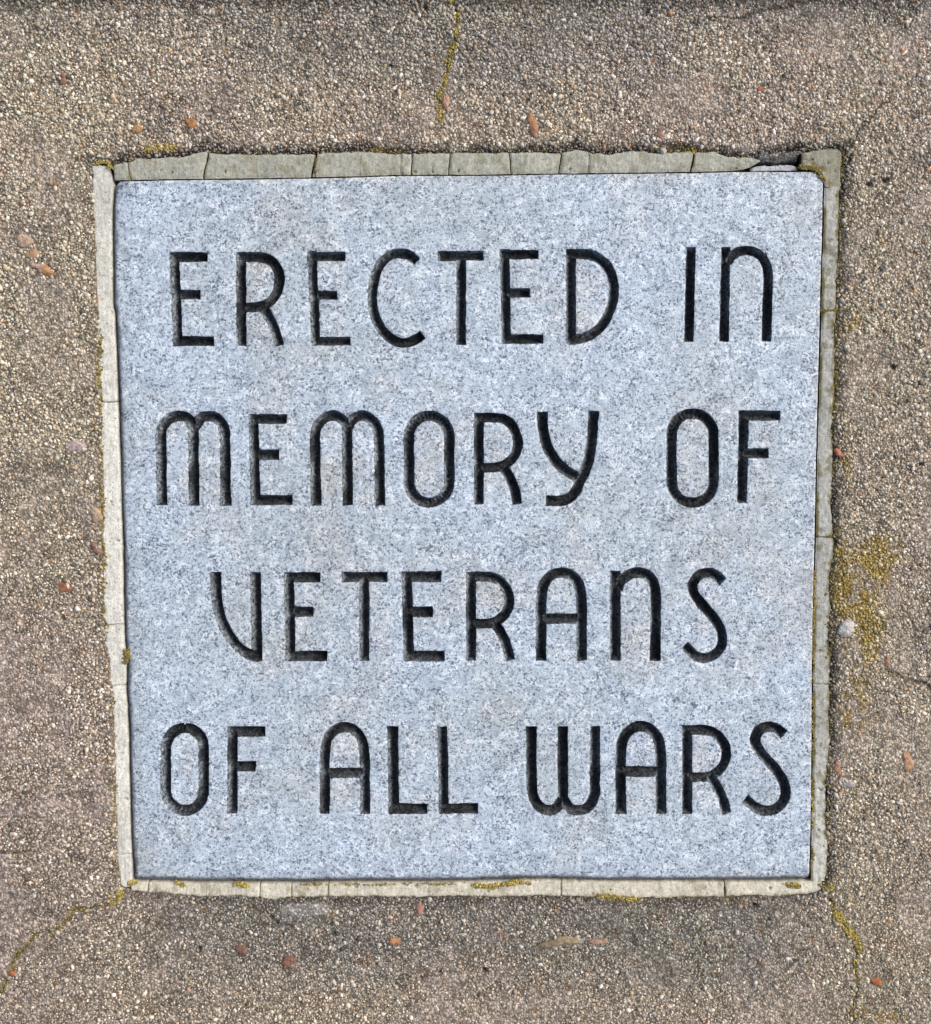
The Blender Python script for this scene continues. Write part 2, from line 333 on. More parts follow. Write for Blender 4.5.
for li, (word, ch, strokes) in enumerate(LET):
    pts = np.array([p for s in strokes for p in s])
    x0, y0 = pts.min(0) - 14; x1, y1 = pts.max(0) + 14
    i0, i1 = int((x0 - 110) / step), int((x1 - 110) / step) + 2; j0, j1 = int((y0 - 167) / step), int((y1 - 167) / step) + 2
    sl = (slice(j0, j1), slice(i0, i1)); X = GX[sl]; Y = GY[sl]
    d = np.full(X.shape, 99.0)
    hw = HW + 0.2 * math.sin(li * 2.3) + (0.35 if li > 8 else 0)
    for s in strokes:
        s = [np.array(p, float) for p in s]
        d_all, d = d, np.full(X.shape, 99.0)
        for k in range(len(s) - 1):
            a, b = s[k], s[k + 1]; L = np.hypot(*(b - a))
            if L < 1e-6: continue
            t = (b - a) / L; m = (a + b) / 2
            u = np.abs((X - m[0]) * t[0] + (Y - m[1]) * t[1]) - L / 2; v = np.abs(-(X - m[0]) * t[1] + (Y - m[1]) * t[0]) - hw
            q = np.hypot(np.maximum(u, 0), np.maximum(v, 0)) + np.minimum(np.maximum(u, v), 0)
            d = np.minimum(d, q)
            if k > 0: d = np.minimum(d, np.hypot(X - a[0], Y - a[1]) - hw)
        if np.hypot(*(s[0] - s[-1])) > 2:          # cut the two ends square
            for e, f in ((s[0], s[1]), (s[-1], s[-2])):
                t = (e - f) / np.hypot(*(e - f)); pl = (X - e[0]) * t[0] + (Y - e[1]) * t[1]
                d = np.where(np.hypot(X - e[0], Y - e[1]) < 2.2 * hw, np.maximum(d, pl), d)
        d = np.minimum(d, d_all)
    d = d + (fbm(X, Y, 11, 3, 40 + li) - .5) * 1.3 + (fbm(X, Y, 2.2, 2, 90 + li) - .5) * .6
    old = SD[sl]; take = d < old
    SD[sl] = np.where(take, d, old)
    owner[sl] = np.where(take & (d < 3), li, owner[sl])
    bx0, by0 = pts.min(0) + 3; bx1, by1 = pts.max(0) - 3
    ins = np.minimum.reduce([X - bx0, bx1 - X, Y - by0, by1 - Y]) + (fbm(X, Y, 10, 2, 8) - .5) * 10
    warm[sl] = np.maximum(warm[sl], ss(-5, 8, ins) * (0.6 if ch in 'RDOAM' else 0.3) * ss(.3, .6, fbm(X, Y, 12, 3, 18)))
warm = np.clip(warm + 0.45 * ss(0.55, 0.75, fbm(GX, GY, 60, 3, 21)) + 0.5 * ss(12, 0, np.minimum(dE, 20)), 0, 1)
# snap grid vertices to groove outlines
gyv, gxv = np.gradient(SD, step); gl = np.hypot(gxv, gyv) + 1e-6
near = (np.abs(SD) < 0.5 * step) & (gl > 0.5)
MX = np.where(near, GX - SD * gxv / gl ** 2, GX); MY = np.where(near, GY - SD * gyv / gl ** 2, GY)
SDs = np.where(near, 0.0, SD)
dep = np.maximum(-SDs, 0)
wall = np.minimum(dep * 2.6, 7.0) + 0.55 * np.minimum(dep, 5.5)
Z = Z - wall + np.where(dep > 0.8, (fbm(GX, GY, 3.6, 3, 55) - .5) * 2.8, 0)
Z -= 0.35 * ss(1.4, 0, SD) * (SD > 0)
# paint lost at rims; left and upper stroke walls also lightened as if lit
nxw = gxv / gl; nyw = gyv / gl
wear_lit = ss(4.6, 0.4, dep) * (0.30 + 1.0 * ss(0.2, 0.9, -nxw) + 0.32 * ss(0.3, 0.9, -nyw)) * ss(.26, .62, fbm(GX, GY, 34, 3, 66)) * 1.1
wear_lit = np.clip(wear_lit + .10, 0, 1)
px, py = W(MX, MY)
V = np.stack([px.ravel(), py.ravel(), Z.ravel()], 1)
quads = gridquads(nx, ny)
SDr = SDs.ravel(); own = owner.ravel()
mx = SDr[quads].max(1); mean = SDr[quads].mean(1)
in_let = (mx <= 1e-6) | (mean < -0.05)
def submesh(q, *arrs):
    u, inv = np.unique(q.ravel(), return_inverse=True)
    return u, inv.reshape(-1, 4)
q = quads[~in_let]
q = q[(dE.ravel()[q].max(1) > -2.6)]
u, qq = submesh(q)
mk('stone_slab', V[u], qq, mats=[M_GRAN], parent=plaque, origin=P_ORG, attrs={'warm': warm.ravel()[u], 'grime_shade': grime_shade.ravel()[u]})
ql = quads[in_let]; ow = np.array([own[ql][:, 0], own[ql][:, 1], own[ql][:, 2], own[ql][:, 3]]).max(0)
for li, (word, ch, st) in enumerate(LET):
    q = ql[ow == li]
    u, qq = submesh(q)
    o = mk('engraved_letter', V[u], qq, mats=[M_PAINT], parent=plaque, origin=P_ORG, attrs={'wear_lit': wear_lit.ravel()[u]})
    nth = [k for k in range(len(LET)) if LET[k][0] == word and LET[k][1] == ch and abs(np.mean([p[1] for s in LET[k][2] for p in s]) - np.mean([p[1] for s in st for p in s])) < 30]
    pos = '' if len(nth) < 2 else {0: 'first ', 1: 'second ', 2: 'third '}[nth.index(li)]
    line = '' if word != 'OF' else (' beside MEMORY' if li < 20 else ' in the last line')
    o['label'] = f'{pos}engraved black letter {ch} of the word {word}{line}'

# ------------------------------------------------------------------ mortar border
m_org = (float(cx) * U, float(cy) * U, -20 * U)
border = empty('mortar_border', m_org)
border['label'] = 'cracked cream and grey mortar joint framing the granite plaque in the concrete'
border['category'] = 'mortar'

def mortar_color(X, Y, side, z=None):
    base = {'top': (0.46, 0.455, 0.37), 'left': (0.70, 0.69, 0.615), 'right': (0.50, 0.495, 0.435), 'bottom': (0.66, 0.62, 0.50), 'corner': (0.34, 0.325, 0.24), 'rest': (0.50, 0.52, 0.54)}[side]  # side tones hold the fall of light: left and bottom brightest
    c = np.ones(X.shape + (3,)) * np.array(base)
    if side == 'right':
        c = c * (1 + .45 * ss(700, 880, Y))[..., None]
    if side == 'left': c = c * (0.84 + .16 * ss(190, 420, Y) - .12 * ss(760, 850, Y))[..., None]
    n = fbm(X, Y, 22, 3, 15); c = c * (0.85 + 0.3 * n)[..., None]
    n2 = fbm(X, Y, 9, 3, 25)
    st = ss(.56, .72, n2)
    moss = np.array((0.27, 0.215, 0.05)); 
    amt = {'top': .35, 'left': .12, 'right': .55, 'bottom': .35, 'corner': .9, 'rest': 0.1}[side]
    return c, st * amt, moss
def make_segment(side, a, b, gap_a=0.7, gap_b=0.7, slant=0.0, zin=-1.8, zout=1.0, inner=None, outer=None, seed=0):
    horiz = side in ('top', 'bottom', 'corner', 'rest')
    n = max(4, int((b - a) / 0.8)); m = 20
    s = np.linspace(a + gap_a, b - gap_b, n); v = np.linspace(0, 1, m)
    S, Vv = np.meshgrid(s, v)
    fi = inner or {'top': T_IN, 'bottom': B_IN, 'left': (lambda t: L_IN(t) - 1.3), 'right': R_IN}[side]
    fo = outer or {'top': T_OUT, 'bottom': B_OUT, 'left': (lambda t: L_OUT(t) - .6), 'right': R_OUT}[side]
    I = fi(S); O = fo(S)
    wob = (fbm(S, Vv * 0 + seed * 3.3, 5, 3, 17) - .5) * 1.6
    wob2 = (fbm(S, Vv * 0 + 50, 5.5, 3, 19) - .5) * 2.8
    sg = np.sign(O - I)
    I = I + wob * sg * .6 + sg * .2; O = O + wob2 + sg * 0.8
    A = I + (O - I) * Vv
    B = S + slant * (Vv - .5) + (fbm(A, S * .0, 9, 3, 23) - .5) * 3.4 * (np.exp(-(S - a) / 4) + np.exp(-(b - S) / 4))
    if side == 'top':
        for (cxx, sl_) in ((206, 6), (314, 5), (510.5, -3), (693, 3), (449.5, 1), (560.5, 2), (129.5, -3), (757, 8)):
            if abs(a - cxx) < 1: B = B + (.5 - Vv) * -sl_ * np.exp(-(S - a) / 8)
            if abs(b - cxx) < 1: B = B + (.5 - Vv) * -sl_ * np.exp(-(b - S) / 8)
    de = np.minimum(np.minimum(S - s[0], s[-1] - S), np.minimum(Vv * np.abs(O - I), 90))
    z = zin + (zout - zin) * Vv + (fbm(B, A, 16, 3, 29) - .5) * 1.6 + (fbm(B, A, 4, 3, 39) - .5) * .9
    ea = (S - s[0]) + (50 if gap_a < .05 else 0); eb = (s[-1] - S) + (50 if gap_b < .05 else 0)
    z -= 1.1 * np.exp(-np.minimum(ea, eb) / 0.7) + .9 * np.exp(-np.minimum(Vv * np.abs(O - I), (1 - Vv) * np.abs(O - I)) / .9)
    X, Y = (B, A) if horiz else (A, B)
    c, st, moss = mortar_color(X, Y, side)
    for (qx, qy, qr) in ((414.5, 171.5, 2.6), (402, 173, 1.4), (432, 171, 1.6), (458, 171, 2.4), (317, 172, 2.6), (570, 169, 2.6), (540, 172, 1.5), (111, 502, 1.7), (109, 531, 1.6), (118, 541, 2), (112, 300, 2.2), (110.5, 312, 1.8),
                         (119, 606, 1.6), (126, 668, 1.8), (125.5, 800, 2), (736, 168, 1.6), (716, 161, 1.4), (206, 172, 2.2), (225, 171, 1.8), (160, 170, 2), (172, 172, 1.6), (819, 345, 1.6), (830, 352, 2), (817, 470, 1.6), (826, 595, 1.8), (819, 650, 2.2), (816, 740, 1.8), (821, 790, 2.4), (818, 830, 2), (200, 888, 1.5), (356, 888, 1.7), (610, 890, 1.5), (690, 889, 1.7), (770, 889, 2), (820, 158, 2), (828, 164, 1.7), (812, 160, 1.4), (835, 172, 1.8)):
        if X.min() < qx < X.max() and Y.min() < qy < Y.max():
            e = ss(qr * .8, qr * .2, np.hypot(X - qx, (Y - qy) * 1.4) + (fbm(X, Y, 2.0, 2, 12) - .5) * 5)
            z = z - 1.8 * e; st = np.maximum(st, .5 * e)
    st = np.clip(st + .7 * np.exp(-np.minimum(S - s[0] + (50 if gap_a < .05 else 0), s[-1] - S + (50 if gap_b < .05 else 0)) / .8) * ss(.4, .6, fbm(X, Y, 9, 1, 61)), 0, 1)
    oe = (1 - Vv) * np.abs(O - I)
    if side == 'right': st = np.clip(st + ss(3.4, 0.5, oe + (fbm(X, Y, 5, 2, 71) - .5) * 6) * .8 + ss(3.5, .5, Vv * np.abs(O - I)) * ss(.46, .6, fbm(X, Y, 40, 2, 73)) * .9, 0, 1)
    if side == 'left': st = np.clip(st + ss(1.8, 0.2, oe) * .5, 0, 1)
    if side == 'bottom': st = np.clip(st + ss(2.6, 0.2, oe + (fbm(X, Y, 5, 2, 71) - .5) * 4) * .5, 0, 1)
    c = c * (1 - st[..., None]) + np.array((0.2, 0.165, 0.06)) * st[..., None]
    # skirts
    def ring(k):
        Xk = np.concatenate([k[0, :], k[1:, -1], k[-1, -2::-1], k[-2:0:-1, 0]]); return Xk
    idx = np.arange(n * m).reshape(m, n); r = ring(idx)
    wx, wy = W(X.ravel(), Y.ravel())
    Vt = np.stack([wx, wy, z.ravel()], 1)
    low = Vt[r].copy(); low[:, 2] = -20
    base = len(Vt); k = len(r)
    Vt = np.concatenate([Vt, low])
    q = gridquads(n, m)
    if side in ('top', 'left', 'corner', 'rest'): q = q[:, ::-1]
    if side in ('left', 'right'): q = q[:, ::-1]
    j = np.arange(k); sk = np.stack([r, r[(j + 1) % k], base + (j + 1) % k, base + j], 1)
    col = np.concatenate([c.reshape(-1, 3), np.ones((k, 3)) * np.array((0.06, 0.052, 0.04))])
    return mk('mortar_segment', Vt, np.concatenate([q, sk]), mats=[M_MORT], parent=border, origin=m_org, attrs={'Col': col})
def run(side, cuts, end_slants=None, **kw):
    for k in range(len(cuts) - 1):
        (a, ga), (b, gb) = cuts[k], cuts[k + 1]
        make_segment(side, a, b, ga, gb, slant=0, seed=k + len(side), **kw)
run('top', [(113.5, .5), (129.5, .35), (206, .5), (314, .75), (361.5, .0), (401, .1), (412, .45), (449.5, .35), (510.5, .4), (560.5, .55), (589, .2), (693, .8), (757, .1)], zin=-1.0, zout=.8)
run('left', [(163.5, .2), (402, .3), (545, .0), (625, .08), (686, .15), (855, .12), (888, .3)], zin=-2.0, zout=0.8)
run('right', [(184, .06), (310, .1), (436, .0), (537, .35), (684, .2), (881, .0)], zin=-1.2, zout=0.2)
run('bottom', [(130, .3), (147.5, .45), (206, .0), (259.5, .3), (291, .06), (328, .1), (561, .06), (725, .55), (823, .2)], zin=-1.8, zout=0.6)
# broken upper right corner block, sitting a little proud, and the thin remnant at the bottom of the open gap
make_segment('corner', 801, 841, .2, .2, zin=0.5, zout=2.6, inner=crv([(801, 169.5), (812, 170.5), (819, 174), (824, 184), (825, 187), (841, 187)]), outer=crv([(801, 154.5), (815, 152), (830, 150), (838, 150), (841, 153)]), seed=3)
make_segment('rest', 752, 800, .3, .3, zin=-2.0, zout=-3.6, inner=crv([(752, 170.6), (800, 169.8)]), outer=crv([(752, 168.5), (757, 166.4), (764, 165.4), (790, 164.8), (796, 166), (800, 168.6)]), seed=5)

# ------------------------------------------------------------------ concrete with exposed aggregate
CRACKS = [([(457, -20), (453, 0), (459, 18), (456, 40), (449, 62), (445, 75), (440, 95), (440, 122)], .8),
          ([(123, 891), (112, 904), (95, 906), (76, 908), (64, 922), (56, 930), (39, 933), (31, 939), (17, 955), (11, 975), (-8, 1003)], .7),
          ([(828, 898), (835, 912), (843, 926), (856, 938), (861, 948), (854, 962), (856, 985), (851, 1003), (853, 1040)], .8),
          ([(884, 668), (900, 676), (916, 683), (931, 688), (960, 700)], 1.3),
          ([(-10, 632), (8, 632), (28, 631)], .6), ([(-5, 852), (12, 851), (34, 851)], .5),
          ([(851, 147), (862, 125), (878, 108), (890, 100)], .8), ([(705, 17), (735, 19), (765, 12), (790, 4), (830, -6)], 1.0),
          ([(652, 152), (665, 146), (690, 149), (706, 150)], 1.2), ([(250, 905), (268, 913), (280, 924), (296, 922)], 1.0)]
def polydist(X, Y, pts):
    d = np.full(X.shape, 999.0)
    for k in range(len(pts) - 1):
        a = np.array(pts[k], float); b = np.array(pts[k + 1], float); ab = b - a
        t = np.clip(((X - a[0]) * ab[0] + (Y - a[1]) * ab[1]) / (ab @ ab), 0, 1)
        d = np.minimum(d, np.hypot(X - a[0] - t * ab[0], Y - a[1] - t * ab[1]))
    return d
PITS = [(868, 184, 3.2), (885, 181, 3.6), (874, 175, 1.8), (893, 367, 3), (919, 465, 2.2), (390, 66, 2.2), (425, 9, 2), (648, 11, 2.2), (199, 948, 3), (241, 963, 2), (440, 973, 2.2), (420, 978, 2), (64, 618, 2.5), (754, 905, 3), (484, 969, 2), (300, 1003, 2)]
def crackdist(X, Y):
    wx = (fbm(X, Y, 9, 3, 51) - .5) * 7; wy = (fbm(X, Y, 9, 3, 53) - .5) * 7
    d = np.full(X.shape, 99.0)
    for pts, w in CRACKS: d = np.minimum(d, polydist(X + wx, Y + wy, pts) / w)
    return d
def smear(X, Y):                # a thin lens of spilt mortar below the border
    e = ((X - 306) / 26) ** 2 + ((Y - 908 + (X - 306) * .02) / 6.5) ** 2 + (fbm(X, Y, 8, 2, 5) - .5) * .8
    return ss(1.15, 0.8, e)
def conc_z(X, Y, full=True):
    z = 1.6 + (fbm(X, Y, 90, 3, 61) - .5) * 5 + (fbm(X, Y, 18, 3, 63) - .5) * 2.6 + (fbm(X, Y, 5, 2, 65) - .5) * 1.2
    d = outside_border(X, Y)
    z -= 2.4 * ss(14, 0, d) * ss(200, 150, Y) + 2.2 * ss(16, 0, d) * ss(820, 830, X) + 1.0 * ss(5, 0, d)
    z += 1.2 * smear(X, Y)
    if full:
        z -= 1.8 * ss(2.0, 0.3, crackdist(X, Y))
        for (a, b, r) in PITS: z -= 5 * ss(r + .8, r * .4, np.hypot(X - a, Y - b) + (fbm(X, Y, 4, 2, 7) - .5) * 2)
        gp = ss(752, 760, X) * ss(803, 799, X) * (Y < 175)
        z = np.where(d < 0, z - 24 * ss(0, -2.0, d) * (1 - gp) - gp * (5.5 * ss(1, -7, d) + 18 * ss(-6.5, -8.5, d)), z)
    return z
def sinkmap(X, Y):              # where cement paste hides most stones (1) or they are washed bare (0)
    n = fbm(X, Y, 55, 4, 81)
    side = ss(120, 40, X) * .06 + ss(860, 931, X) * .10
    return ss(.44, .66, n + side - .03)
def dirt_dark_map(X, Y):
    d = outside_border(X, Y)
    n = (fbm(X, Y, 12, 3, 83) - .5)
    edge = ss(13, 1, d + n * 10) * (ss(205, 150, Y) * ss(60, 110, X) + 0.8 * ss(815, 830, X)*ss(905, 880, Y) + .35 * ss(885, 895, Y) + .25)
    topb = ss(16, 0, Y + n * 16) * .75  # concrete darkens towards the top edge
    cr_ = ss(2.4, .6, crackdist(X, Y)) * .6
    patch = ss(.62, .80, fbm(X, Y, 30, 4, 85)) * .38
    return np.clip(np.maximum.reduce([edge, topb, cr_, patch]), 0, 1)
def mossmap(X, Y):
    n = fbm(X, Y, 8, 4, 91) * .72 + fbm(X, Y, 30, 2, 97) * .28
    P = [(872, 560, 34, 34, .92), (866, 615, 26, 66, .82), (843, 590, 13, 80, .9), (850, 330, 14, 40, .6), (846, 470, 10, 50, .6), (846, 700, 12, 60, .65), (900, 640, 14, 30, .5), (860, 680, 22, 40, .7), (840, 250, 8, 60, .5), (842, 400, 9, 80, .45), (865, 720, 26, 60, .5), (855, 800, 24, 40, .45), (165, 148, 16, 6, .9), (270, 150, 40, 5, .45), (375, 150, 28, 5, .7),
         (500, 148, 60, 5, .35), (680, 153, 26, 5, .8), (98, 370, 5, 30, .8), (100, 480, 5, 60, .7), (102, 240, 6, 40, .4), (110, 770, 6, 50, .4), (330, 912, 24, 8, .6), (735, 900, 30, 7, .5), (10, 195, 18, 14, .35), (40, 590, 60, 20, .25), (905, 840, 26, 60, .35), (490, 60, 30, 20, .2), (110, 895, 14, 8, .7), (20, 1000, 60, 26, .25), (880, 1015, 60, 14, .6), (600, 1010, 60, 16, .3)]
    m = np.zeros(X.shape)
    for a, b, rx, ry, k in P: m = np.maximum(m, k * np.exp(-(((X - a) / rx) ** 2 + ((Y - b) / ry) ** 2) * .8))
    m = np.maximum(m, .6 * ss(3.2, .5, crackdist(X, Y)) * ss(.4, .55, fbm(X, Y, 40, 2, 93)))
    return np.clip(ss(.52, .80, m * .56 + n * .56) + .0, 0, 1)
def greymap(X, Y):              # greyer weathered zones above and below the plaque, darkening towards the top edge
    n = (fbm(X, Y, 60, 3, 87) - .5)
    return np.clip(ss(870, 905, Y + n * 40) * ss(1010, 940, Y + n * 60) * ss(110, 200, X) * ss(850, 760, X) + ss(120, 50, Y + n * 60) * ss(150, 330, X + n * 80) * ss(720, 640, X) + .8 * ss(55, 5, Y + n * 30), 0, 1)
def toning(X, Y):               # algae-tinted cement beside the plaque, rosier cement towards the lower left
    n = (fbm(X, Y, 70, 3, 103) - .5)
    o = np.clip(.45 + 1.3 * n + .55 * ss(620, 380, Y) * ss(150, 60, X) + .5 * ss(815, 850, X) * ss(120, 220, Y) - .6 * ss(560, 700, Y) * ss(140, 60, X) - .35 * ss(890, 925, X), 0, 1)[..., None]
    return np.array((1.0, .985, .985)) * (1 - o) + np.array((.99, 1.01, .935)) * o
def ground_base(X, Y):
    """large tone of the cement"""
    a = np.array((0.300, 0.252, 0.196)); b = np.array((0.405, 0.337, 0.280)); g = np.array((0.180, 0.172, 0.155))
    s = sinkmap(X, Y)[..., None]
    grey = greymap(X, Y)[..., None]
    c = a * (1 - s) + b * s
    c = c * (1 - .75 * grey) + g * .75 * grey
    c = c * toning(X, Y)
    return c
def cement_color(X, Y):
    c = ground_base(X, Y) * (0.8 + .4 * fbm(X, Y, 14, 3, 95))[..., None]
    d = dirt_dark_map(X, Y)[..., None]; m = mossmap(X, Y)[..., None]; s = smear(X, Y)[..., None]
    rust = ss(.66, .80, fbm(X, Y, 13, 3, 99))[..., None] * .55
    c = c * (1 - rust) + np.array((0.26, 0.15, 0.085)) * rust
    c = c * (1 - d) + np.array((0.05, 0.043, 0.032)) * d
    c = c * (1 - m) + np.array((0.27, 0.185, 0.04)) * m
    gp = ((X > 752) & (X < 804) & (Y < 172) & (outside_border(X, Y) < 1.0))[..., None]
    c = np.where(gp, np.array((0.34, 0.31, 0.27)) * (.7 + .6 * fbm(X, Y, 3, 2, 2))[..., None], c)
    return c * (1 - s) + np.array((0.42, 0.39, 0.355)) * s

fx = np.arange(-60, 992, 1.6); fy = np.arange(-60, 1086, 1.6)
ext = np.array([8, 24, 60, 120, 220, 400, 700, 1100])
gx = np.concatenate([fx[0] - ext[::-1], fx, fx[-1] + ext]); gy = np.concatenate([fy[0] - ext[::-1], fy, fy[-1] + ext])
X, Y = np.meshgrid(gx, gy)
Zc = conc_z(X, Y); col = cement_color(X, Y)
Xc = np.clip(X, -1100, 2000); wx, wy = W(X.ravel(), Y.ravel())
Vg = np.stack([wx, wy, Zc.ravel()], 1); nvx, nvy = len(gx), len(gy)
qg = gridquads(nvx, nvy)
# back of the ground slab: skirt so it has real thickness
idx = np.arange(nvx * nvy).reshape(nvy, nvx)
r = np.concatenate([idx[0, :], idx[1:, -1], idx[-1, -2::-1], idx[-2:0:-1, 0]]); low = Vg[r].copy(); low[:, 2] = -90
k = len(r); j = np.arange(k); sk = np.stack([r, len(Vg) + j, len(Vg) + (j + 1) % k, r[(j + 1) % k]], 1)
Vg = np.concatenate([Vg, low]); qg = np.concatenate([qg, sk]); colg = np.concatenate([col.reshape(-1, 3), col.reshape(-1, 3)[r]])

# stones: angular little pebbles packed in the surface
def ico():
    p = (1 + 5 ** .5) / 2
    v = np.array([(-1, p, 0), (1, p, 0), (-1, -p, 0), (1, -p, 0), (0, -1, p), (0, 1, p), (0, -1, -p), (0, 1, -p), (p, 0, -1), (p, 0, 1), (-p, 0, -1), (-p, 0, 1)], float)
    f = np.array([(0, 11, 5), (0, 5, 1), (0, 1, 7), (0, 7, 10), (0, 10, 11), (1, 5, 9), (5, 11, 4), (11, 10, 2), (10, 7, 6), (7, 1, 8), (3, 9, 4), (3, 4, 2), (3, 2, 6), (3, 6, 8), (3, 8, 9), (4, 9, 5), (2, 4, 11), (6, 2, 10), (8, 6, 7), (9, 8, 1)])
    return v / np.linalg.norm(v[0]), f
IV, IF = ico()
def blobs(cx_, cy_, cz_, r_, flat, aspect, jit, rng):
    n = len(cx_)
    # random rotation per blob
    qd = rng.normal(size=(n, 4)); qd /= np.linalg.norm(qd, axis=1)[:, None]
    w, x, y, z = qd.T
    R = np.stack([1 - 2 * (y * y + z * z), 2 * (x * y - z * w), 2 * (x * z + y * w), 2 * (x * y + z * w), 1 - 2 * (x * x + z * z), 2 * (y * z - x * w), 2 * (x * z - y * w), 2 * (y * z + x * w), 1 - 2 * (x * x + y * y)], 1).reshape(n, 3, 3)
    v = np.einsum('nij,kj->nki', R, IV) * (1 + rng.normal(size=(n, 12, 1)) * jit)
    a = rng.random(n) * math.pi; ca, sa = np.cos(a)[:, None], np.sin(a)[:, None]
    vx = v[:, :, 0] * aspect[:, None]; vy = v[:, :, 1] / aspect[:, None]
    X = (vx * ca - vy * sa) * r_[:, None]; Y = (vx * sa + vy * ca) * r_[:, None]; Zz = v[:, :, 2] * (r_ * flat)[:, None]
    V = np.stack([X + cx_[:, None], Y + cy_[:, None], Zz + cz_[:, None]], 2).reshape(-1, 3)
    T = (IF[None] + (np.arange(n) * 12)[:, None, None]).reshape(-1, 3)
    return V, T
def scatter(x0, x1, y0, y1, sp, rng):
    a = np.arange(x0, x1, sp); b = np.arange(y0, y1, sp * .9)
    A, B = np.meshgrid(a, b); A = A + (np.arange(len(b))[:, None] % 2) * sp * .5
    A = A + (rng.random(A.shape) - .5) * sp * 1.0; B = B + (rng.random(A.shape) - .5) * sp * 1.0
    return A.ravel(), B.ravel()
inner = scatter(-30, 962, -30, 1055, 2.75, rng)
outer = scatter(-330, 1260, -330, 1350, 5.2, rng)
mo = (outer[0] < -30) | (outer[0] > 962) | (outer[1] < -30) | (outer[1] > 1055)
big = scatter(-30, 962, -30, 1055, 13, rng)
GXs = np.concatenate([inner[0], outer[0][mo], big[0]]); GYs = np.concatenate([inner[1], outer[1][mo], big[1]])
isout = np.concatenate([np.zeros(len(inner[0]), bool), np.ones(mo.sum(), bool), np.zeros(len(big[0]), bool)])
isbig = np.concatenate([np.zeros(len(inner[0]) + mo.sum(), bool), np.ones(len(big[0]), bool)])
n = len(GXs)
rad = np.clip(np.exp(rng.normal(0.16, 0.30, n)), .65, 2.6); rad[isout] *= 1.6
rad *= 1.06 - .20 * ss(820, 900, GYs) - .16 * ss(110, 60, GXs) * ss(430, 560, GYs)
rad[isbig] = rng.uniform(1.9, 3.0, isbig.sum())
dB = outside_border(GXs, GYs); sk_ = sinkmap(GXs, GYs); cd = crackdist(GXs, GYs); sm = smear(GXs, GYs)
keep = (dB > rad * .5) & ((cd > 1.0) | (rng.random(n) < .25)) & (rng.random(n) > .22 * sk_) & (sm < .3)
keep &= ~(isbig & (rng.random(n) < .2 + .4 * sk_))
for (a, b, r0) in PITS: keep &= np.hypot(GXs - a, GYs - b) > r0 + .5
GXs, GYs, rad, dB, sk_, isout = [q_[keep] for q_ in (GXs, GYs, rad, dB, sk_, isout)]
n = len(GXs)
zc = conc_z(GXs, GYs, False) + rad * (rng.uniform(-.55, .18, n) - .30 * sk_) - 2.0 * ss(3.0, .6, crackdist(GXs, GYs))
wx, wy = W(GXs, GYs)
Vs, Ts = blobs(wx, wy, zc, rad, .8, rng.uniform(1.0, 1.38, n), .11, rng)
pal = np.array([(0.74, 0.71, 0.665), (0.56, 0.535, 0.49), (0.43, 0.41, 0.375), (0.30, 0.29, 0.27), (0.50, 0.42, 0.325), (0.37, 0.30, 0.22), (0.86, 0.84, 0.81), (0.50, 0.30, 0.16), (0.10, 0.095, 0.085), (0.56, 0.47, 0.41)])
prob = np.array([.17, .22, .19, .12, .10, .07, .045, .012, .05, .03]); prob /= prob.sum()
pc = pal[rng.choice(len(pal), n, p=prob)] * (rng.uniform(.82, 1.18, n))[:, None]
tint = ground_base(GXs, GYs); tint = tint / tint.mean(1)[:, None]
pc = pc * (.52 + .48 * tint) * np.array((1.0, .99, .985)) * toning(GXs, GYs) ** .6 * (1.0 - .20 * greymap(GXs, GYs))[:, None]
pc = pc * (1 - .28 * sk_[:, None]) + tint * .40 * .28 * sk_[:, None]
dm = dirt_dark_map(GXs, GYs)[:, None]; mm = mossmap(GXs, GYs)[:, None]
rnd = rng.random((n, 1))
pc = pc * (1 - dm * .62) + np.array((.05, .043, .032)) * dm * .62
mk_ = mm * (.25 + .6 * (rnd < .6)); pc = pc * (1 - mk_) + np.array((0.46, 0.33, 0.09)) * mk_
pcv = np.repeat(pc, 12, 0)
o0 = len(Vg)
Va = np.concatenate([Vg, Vs]); Ta = Ts + o0
midx = np.concatenate([np.zeros(len(qg), int), np.ones(len(Ta), int)])
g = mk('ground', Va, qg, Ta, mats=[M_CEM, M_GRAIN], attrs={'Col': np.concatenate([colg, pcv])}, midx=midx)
g['kind'] = 'structure'; g['label'] = 'weathered exposed aggregate concrete around the plaque'

